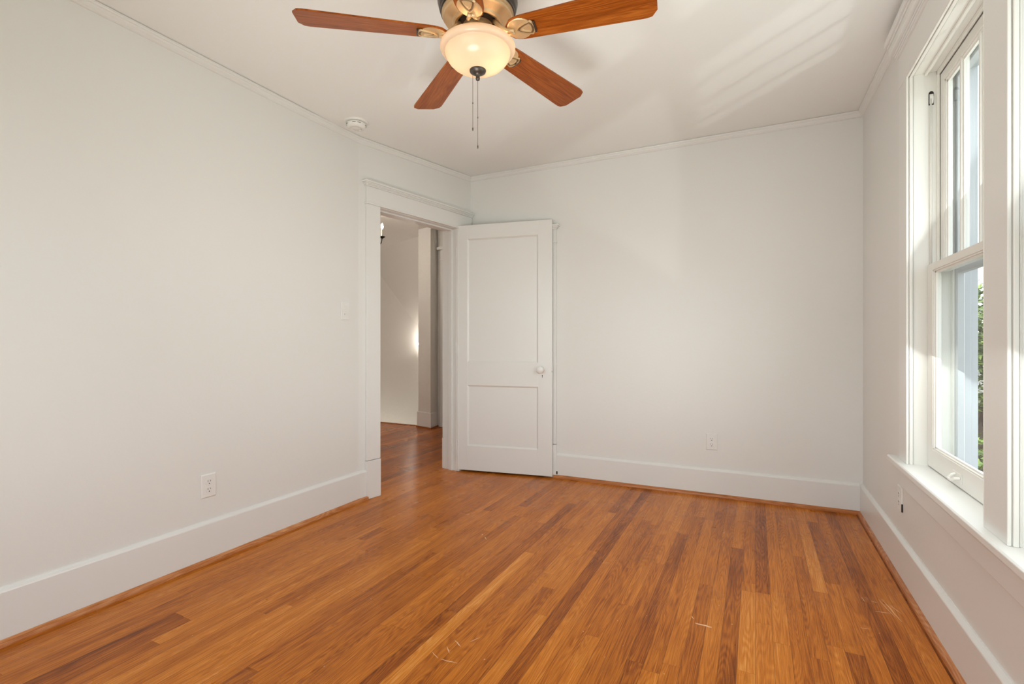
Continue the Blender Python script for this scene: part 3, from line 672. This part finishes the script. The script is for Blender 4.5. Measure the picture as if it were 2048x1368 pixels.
    for c, r_ in ():
        n = 14; A = [bm.verts.new(Tm @ Vector((c[0]+r_*math.cos(2*PI*i/n), c[1]+r_*math.sin(2*PI*i/n), -.0065))) for i in range(n)]; B = [bm.verts.new(Tm @ Vector((c[0]+r_*.8*math.cos(2*PI*i/n), c[1]+r_*.8*math.sin(2*PI*i/n), -.0105))) for i in range(n)]
        for i in range(n): bm.faces.new((A[i], A[(i+1) % n], B[(i+1) % n], B[i]))
        bm.faces.new(B)
    fin('end_lip', bm, M['bronze'], o, bevel=.002)
for a in ANG: blade(a)
# glass bowl
bm = bmesh.new(); outer = [(.124, 2.232), (.135, 2.229), (.1425, 2.220), (.1425, 2.211), (.137, 2.203), (.128, 2.200), (.1245, 2.202), (.124, 2.197), (.121, 2.187), (.113, 2.172), (.099, 2.157), (.080, 2.145), (.056, 2.137), (.030, 2.1325), (.0, 2.131)]
lathe(bm, [(r, zz(z)) for r, z in outer], n=72); fin('glass_bowl', bm, M['bowl'], fan, smooth=True)
bm = bmesh.new(); lathe(bm, [(0, zz(2.145)), (.030, zz(2.141)), (.0315, zz(2.132)), (.030, zz(2.126)), (.018, zz(2.119)), (.013, zz(2.117)), (.008, zz(2.112)), (.0075, zz(2.107)), (.0085, zz(2.102)), (.007, zz(2.096)), (0, zz(2.094))], n=32); fin('finial', bm, M['bronze'], fan, smooth=True)
bm = bmesh.new(); lathe(bm, [(0, zz(2.25)), (.005, zz(2.25)), (.005, zz(2.13)), (0, zz(2.13))], n=12); fin('centre_rod', bm, M['bronze'], fan)
for ang, e in ((25, 3.0), (205, 1.0)):
    c = (.062*math.cos(math.radians(ang)), .062*math.sin(math.radians(ang)), 0)
    bm = bmesh.new(); lathe(bm, [(0, zz(2.244)), (.014, zz(2.244)), (.014, zz(2.214)), (0, zz(2.214))], c, 20); sk = fin('bulb_socket', bm, M['cream'], fan)
    bm = bmesh.new(); lathe(bm, [(0, zz(2.214)), (.010, zz(2.212)), (.018, zz(2.198)), (.019, zz(2.186)), (.014, zz(2.173)), (0, zz(2.167))], c, 24); fin('bulb', bm, M['bulb'], fan, smooth=True)
    l = lamp('bulb_light', 'POINT', (fx+c[0]*1.0, fy+c[1]*1.0, 2.190), e, (1, .68, .42), shadow_soft_size=.022)
# pull chains
for (dx, dy, z0, z1) in ((-.016, -.010, 2.133, 1.905), (0, 0, 2.094, 1.838)):
    bm = bmesh.new(); tube(bm, [(dx, dy, zz(z0)), (dx, dy, zz((z0+z1)/2)), (dx, dy, zz(z1))], .0009, 6); ch = fin('pull_chain', bm, M['chain'], fan)
    for z, r, h, nm in ((z1+.004, .0026, .016, 'chain_pull'), (z0-(z0-z1)*.55, .0023, .008, 'chain_coupling')):
        bm = bmesh.new(); lathe(bm, [(0, zz(z+h/2)), (r, zz(z+h/4)), (r, zz(z-h/4)), (0, zz(z-h/2))], (dx, dy, 0), 10); fin(nm, bm, M['chain'], ch, smooth=True)

# ------------------------------------------------------------------ hall seen through the doorway
HZ = 2.56
bm = bmesh.new(); box(bm, (-6.2, 1.3, HZ), (-2.26, 6.3, HZ+.15)); struct(fin('ceiling_hall', bm, M['hall']))
bm = bmesh.new(); box(bm, (-6.2, 1.3, -3), (-6.05, 6.35, HZ)); struct(fin('wall_hall_left', bm, M['hall']))
bm = bmesh.new(); box(bm, (-6.05, 1.3, 0), (XL-TB, 1.42, HZ)); struct(fin('wall_hall_front', bm, M['hall']))
bm = bmesh.new(); box(bm, (-6.05, 6.2, -3), (-3.60, 6.34, HZ)); struct(fin('wall_stair', bm, M['hall']))
bm = bmesh.new(); box(bm, (-6.05, 5.15, -3), (-3.75, 5.285, -.2)); box(bm, (-3.70, 5.50, -3), (-3.60, 6.2, HZ)); box(bm, (-6.05, 5.2, -3.1), (-3.6, 6.2, -3)); struct(fin('wall_stairwell', bm, M['hall']))
bm = bmesh.new(); box(bm, (-3.72, 5.36, 0), (-2.0, 5.50, HZ)); struct(fin('wall_hall_back', bm, M['hall']))
bm = bmesh.new(); box(bm, (-2.14, 3.95, 0), (-2.0, 5.36, HZ)); struct(fin('wall_hall_right', bm, M['hall']))
# sloped plaster under the upper roof, over the stair
bm = bmesh.new(); A = Vector((-5.446, 6.2, 2.219)); B = Vector((-4.645, 6.2, 1.308)); d = (B-A)
p0 = A-d*.35; p1 = B+d*1.05; up = Vector((.0, -.86, 0)); 
q0 = Vector((p0.x, 5.40, 2.60)); q1 = Vector((p1.x, 5.40, 2.60))
th = Vector((0, .06, .08)); vs = [bm.verts.new(v) for v in (p0, p1, q1, q0, p0+th, p1+th, q1+th, q0+th)]
for f in ((0, 1, 2, 3), (4, 7, 6, 5), (0, 4, 5, 1), (1, 5, 6, 2), (2, 6, 7, 3), (3, 7, 4, 0)): bm.faces.new([vs[i] for i in f])
struct(fin('ceiling_stair', bm, M['hall']))
# floor nosing along the stair edge
bm = bmesh.new(); box(bm, (-6.05, 5.27, -.02), (-3.93, 5.305, .006)); o = struct(fin('trim_7', bm, M['shoe'])); uvline(o, .3, .6)
# pier at the corner of the stair
pv = [Vector((-3.925, 5.225)), Vector((-3.690, 5.165)), Vector((-3.735, 5.40)), Vector((-3.93, 5.45))]
def pier_mesh(off, z0, z1):
    bm = bmesh.new(); c = sum(pv, Vector((0, 0)))/4; pts = [c+(p-c)*(1+off) for p in pv]
    a = [bm.verts.new((p.x, p.y, z0)) for p in pts]; b = [bm.verts.new((p.x, p.y, z1)) for p in pts]; bm.faces.new(a); bm.faces.new(b)
    for i in range(4): bm.faces.new((a[i], a[(i+1) % 4], b[(i+1) % 4], b[i]))
    return bm
struct(fin('wall_pier', pier_mesh(0, 0, HZ), M['hall']))
struct(fin('baseboard_pier', pier_mesh(.14, .018, .20), M['trim'], bevel=.002))
o = struct(fin('trim_8', pier_mesh(.22, 0, .018), M['shoe'])); uvline(o, .25, .1)
# second hall doorway casing right of the pier
TH_ = lambda p: Vector((-3.66+p[0], 5.36+p[1], p[2]))
r = struct(empty('trim_9'))
for nm, a, b in (('side_casing', (0, -.02, .27), (.11, 0, 2.15)), ('plinth_block', (-.004, -.026, 0), (.114, 0, .27)), ('head_bead', (-.01, -.03, 2.15), (1.0, 0, 2.165)), ('head_board', (0, -.021, 2.165), (1.0, 0, 2.29)), ('head_cap', (-.035, -.055, 2.29), (1.0, 0, 2.325))):
    bm = bmesh.new(); box(bm, a, b, TH_); fin(nm, bm, M['trim'], r, bevel=.002)
bm = bmesh.new(); box(bm, (.11, -.004, .01), (.9, -.0005, 2.15), TH_); struct(fin('door_3', bm, M['trim']))
# hall-side casing of the bedroom door
casing_set(TBf, S0, S1, ZH+.002, .11, name='trim_10', side=1)

# chandelier in the hall
cx_, cy_ = -3.70, 4.02; cz_ = 2.22
ch = tag(empty('chandelier', (cx_, cy_, HZ)), 'black iron chandelier with lit candle bulbs in the hall beyond the doorway', 'chandelier')
Z = lambda z: z-HZ
bm = bmesh.new(); lathe(bm, [(0, 0), (.06, 0), (.055, -.015), (.02, -.025), (.006, -.03), (.006, Z(cz_-.02)), (.018, Z(cz_-.04)), (.024, Z(cz_-.08)), (.012, Z(cz_-.13)), (.016, Z(cz_-.15)), (0, Z(cz_-.17))], n=24); fin('stem', bm, M['iron'], ch, smooth=True)
for k in range(5):
    t = 2*PI*k/5+math.radians(26.2); dx, dy = math.cos(t), math.sin(t); R_ = .17
    bm = bmesh.new(); tube(bm, [(dx*.01, dy*.01, Z(cz_-.08)), (dx*.06, dy*.06, Z(cz_-.13)), (dx*.12, dy*.12, Z(cz_-.12)), (dx*.16, dy*.16, Z(cz_-.07)), (dx*R_, dy*R_, Z(cz_-.02))], .006, 8)
    lathe(bm, [(0, Z(cz_-.03)), (.008, Z(cz_-.025)), (.030, Z(cz_-.010)), (.032, Z(cz_-.004)), (0, Z(cz_-.004))], (dx*R_, dy*R_, 0), 20); arm = fin('arm', bm, M['iron'], ch, smooth=True)
    bm = bmesh.new(); lathe(bm, [(0, Z(cz_-.004)), (.011, Z(cz_-.004)), (.011, Z(cz_+.075)), (0, Z(cz_+.075))], (dx*R_, dy*R_, 0), 16); fin('candle_sleeve', bm, M['cream'], arm)
    bm = bmesh.new(); lathe(bm, [(0, Z(cz_+.075)), (.009, Z(cz_+.082)), (.014, Z(cz_+.10)), (.009, Z(cz_+.125)), (0, Z(cz_+.14))], (dx*R_, dy*R_, 0), 16); fin('bulb', bm, M['flame'], arm, smooth=True)
lamp('chandelier_light', 'POINT', (cx_, cy_, cz_+.17), 17, (1, .90, .78), shadow_soft_size=.10)
lamp('hall_fill_light', 'POINT', (-5.2, 3.4, 2.2), 27, (1, .95, .88), shadow_soft_size=.12, specular_factor=.2)  # added lamp without a fixture, brightens the hall walls
# sconce on the stair wall, mostly hidden by the pier
sx_, sz_ = -4.56, 1.03
sc = tag(empty('wall_sconce', (sx_, 6.2, sz_-.05)), 'dark metal wall sconce glowing on the stairwell wall behind the pier', 'wall sconce')
bm = bmesh.new(); lathe(bm, [(0, 0), (.010, .0), (.035, .02), (.035, .10), (.010, .12), (0, .12)], (0, -.012, 0), 20); fin('back_plate', bm, M['iron'], sc, smooth=True)
bm = bmesh.new(); tube(bm, [(0, -.02, .04), (0, -.06, .0), (0, -.10, .01), (0, -.11, .05)], .006, 8); lathe(bm, [(0, .045), (.025, .055), (.027, .06), (0, .06)], (0, -.11, 0), 20); fin('arm', bm, M['iron'], sc, smooth=True)
bm = bmesh.new(); lathe(bm, [(0, .06), (.012, .07), (.016, .09), (.009, .12), (0, .135)], (0, -.11, 0), 16); fin('bulb', bm, M['flame'], sc, smooth=True)
lamp('sconce_light', 'POINT', (sx_+.03, 6.08, sz_+.05), 12, (1, .92, .82), shadow_soft_size=.03, specular_factor=.15)
lamp('assumed_downstairs_light', 'POINT', (-5.3, 5.75, -1.2), 24, (1, .94, .86), shadow_soft_size=.15)  # assumed unseen lamp in the stairwell, brightens the lower stair wall

# ------------------------------------------------------------------ outdoors: garden below the window
GZ = -3.2
bm = bmesh.new(); n = 24
for i in range(n):
    for j in range(n): pass
gv = [[bm.verts.new((-30+i*3.2, -25+j*3.2, GZ+.12*math.sin(i*1.3)*math.cos(j*.9))) for j in range(26)] for i in range(26)]
for i in range(25):
    for j in range(25): bm.faces.new((gv[i][j], gv[i+1][j], gv[i+1][j+1], gv[i][j+1]))
struct(fin('ground', bm, mat('garden_soil_and_grass', (.11, .12, .055), .95, bump=(3, .8, .05), mottle=.4), smooth=True))
def foliage(blobs, n, size, seed, flat=.5):
    r = random.Random(seed); bm = bmesh.new()
    for _ in range(n):
        c, R = r.choice(blobs)
        while True:
            p = Vector((r.uniform(-1, 1), r.uniform(-1, 1), r.uniform(-1, 1)))
            if .35 < p.length < 1: break
        q = Vector((c[0]+p.x*R, c[1]+p.y*R, c[2]+p.z*R*.75)); s = size*r.uniform(.6, 1.3)
        a = Vector((r.gauss(0, 1), r.gauss(0, 1), r.gauss(0, flat))).normalized(); b = a.cross(Vector((r.gauss(0, .5), r.gauss(0, .5), 1))).normalized()
        nn = a.cross(b)*s*.12
        v = [bm.verts.new(x) for x in (q-a*s, q-b*s*.42+nn, q+a*s, q+b*s*.42+nn)]; bm.faces.new((v[0], v[1], v[2])); bm.faces.new((v[0], v[2], v[3]))
    return bm
def tree(name, loc, h, blobs, n, size, m, label, cat, seed, trunk=.1):
    root = tag(empty(name, loc), label, cat)
    bm = bmesh.new(); r = random.Random(seed)
    tube(bm, [(0, 0, -.1), (.05*h*.3, 0, h*.3), (-.03*h*.3, .04, h*.6), (0, 0, h*.8)], trunk, 10, rr=[trunk, trunk*.8, trunk*.6, trunk*.35])
    for c, R in blobs: tube(bm, [(0, 0, h*.35), (c[0]*.5, c[1]*.5, (h*.35+c[2])*.5+.1), (c[0], c[1], c[2])], trunk*.3, 7, rr=[trunk*.45, trunk*.3, trunk*.12])
    fin('trunk', bm, M['bark'], root, smooth=True)
    fin('foliage', foliage(blobs, n, size, seed), m, root, recalc=False)
tree('tree', (5.6, 18.5, GZ), 5.2, [((0, 0, 4.8), 1.7), ((1.6, .4, 4.2), 1.5), ((-1.6, 0, 4.4), 1.5), ((.3, -.4, 3.4), 1.4), ((2.6, .6, 3.6), 1.3)], 5200, .13, M['leaf'], 'leafy green garden tree seen through the lower sash', 'tree', 3, .16)
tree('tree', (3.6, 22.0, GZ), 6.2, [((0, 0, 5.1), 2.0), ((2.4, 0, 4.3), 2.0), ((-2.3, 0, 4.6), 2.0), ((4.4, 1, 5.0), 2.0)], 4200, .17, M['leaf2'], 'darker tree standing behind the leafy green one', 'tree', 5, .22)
tree('shrub', (4.3, 13.2, GZ), 1.8, [((0, 0, 1.9), .9), ((.9, .2, 1.6), .8), ((-.8, 0, 1.5), .8), ((.2, -.3, 1.0), .8)], 2600, .085, M['leaf'], 'sunlit yellow-green shrub below the trees outside', 'shrub', 8, .06)
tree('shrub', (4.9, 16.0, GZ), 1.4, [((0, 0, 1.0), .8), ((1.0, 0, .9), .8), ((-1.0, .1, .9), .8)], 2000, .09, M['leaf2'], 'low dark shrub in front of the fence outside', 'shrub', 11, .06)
hb = [((x, random.uniform(-.5, .5), random.uniform(.8, 3.2)), random.uniform(1.1, 1.7)) for x in [5.0+.62*i for i in range(34)]]
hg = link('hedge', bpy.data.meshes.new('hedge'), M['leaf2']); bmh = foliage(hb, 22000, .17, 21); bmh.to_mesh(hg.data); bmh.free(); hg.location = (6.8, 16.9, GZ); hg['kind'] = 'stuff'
tag(hg, 'dense dark green hedge growing along the garden fence', 'hedge')
fr = tag(empty('fence', (0, 19.6, GZ)), 'weathered brown board fence behind the garden shrubs', 'fence')
bm = bmesh.new()
for k in range(70):
    x = -4+k*.30; box(bm, (x, 0, 0), (x+.285, .025, 2.3+random.uniform(-.02, .02)))
fin('fence_boards', bm, M['fence'], fr)
bm = bmesh.new(); box(bm, (-4, .025, .5), (17, .07, .6)); box(bm, (-4, .025, 1.8), (17, .07, 1.9)); fin('fence_rails', bm, M['fence'], fr)
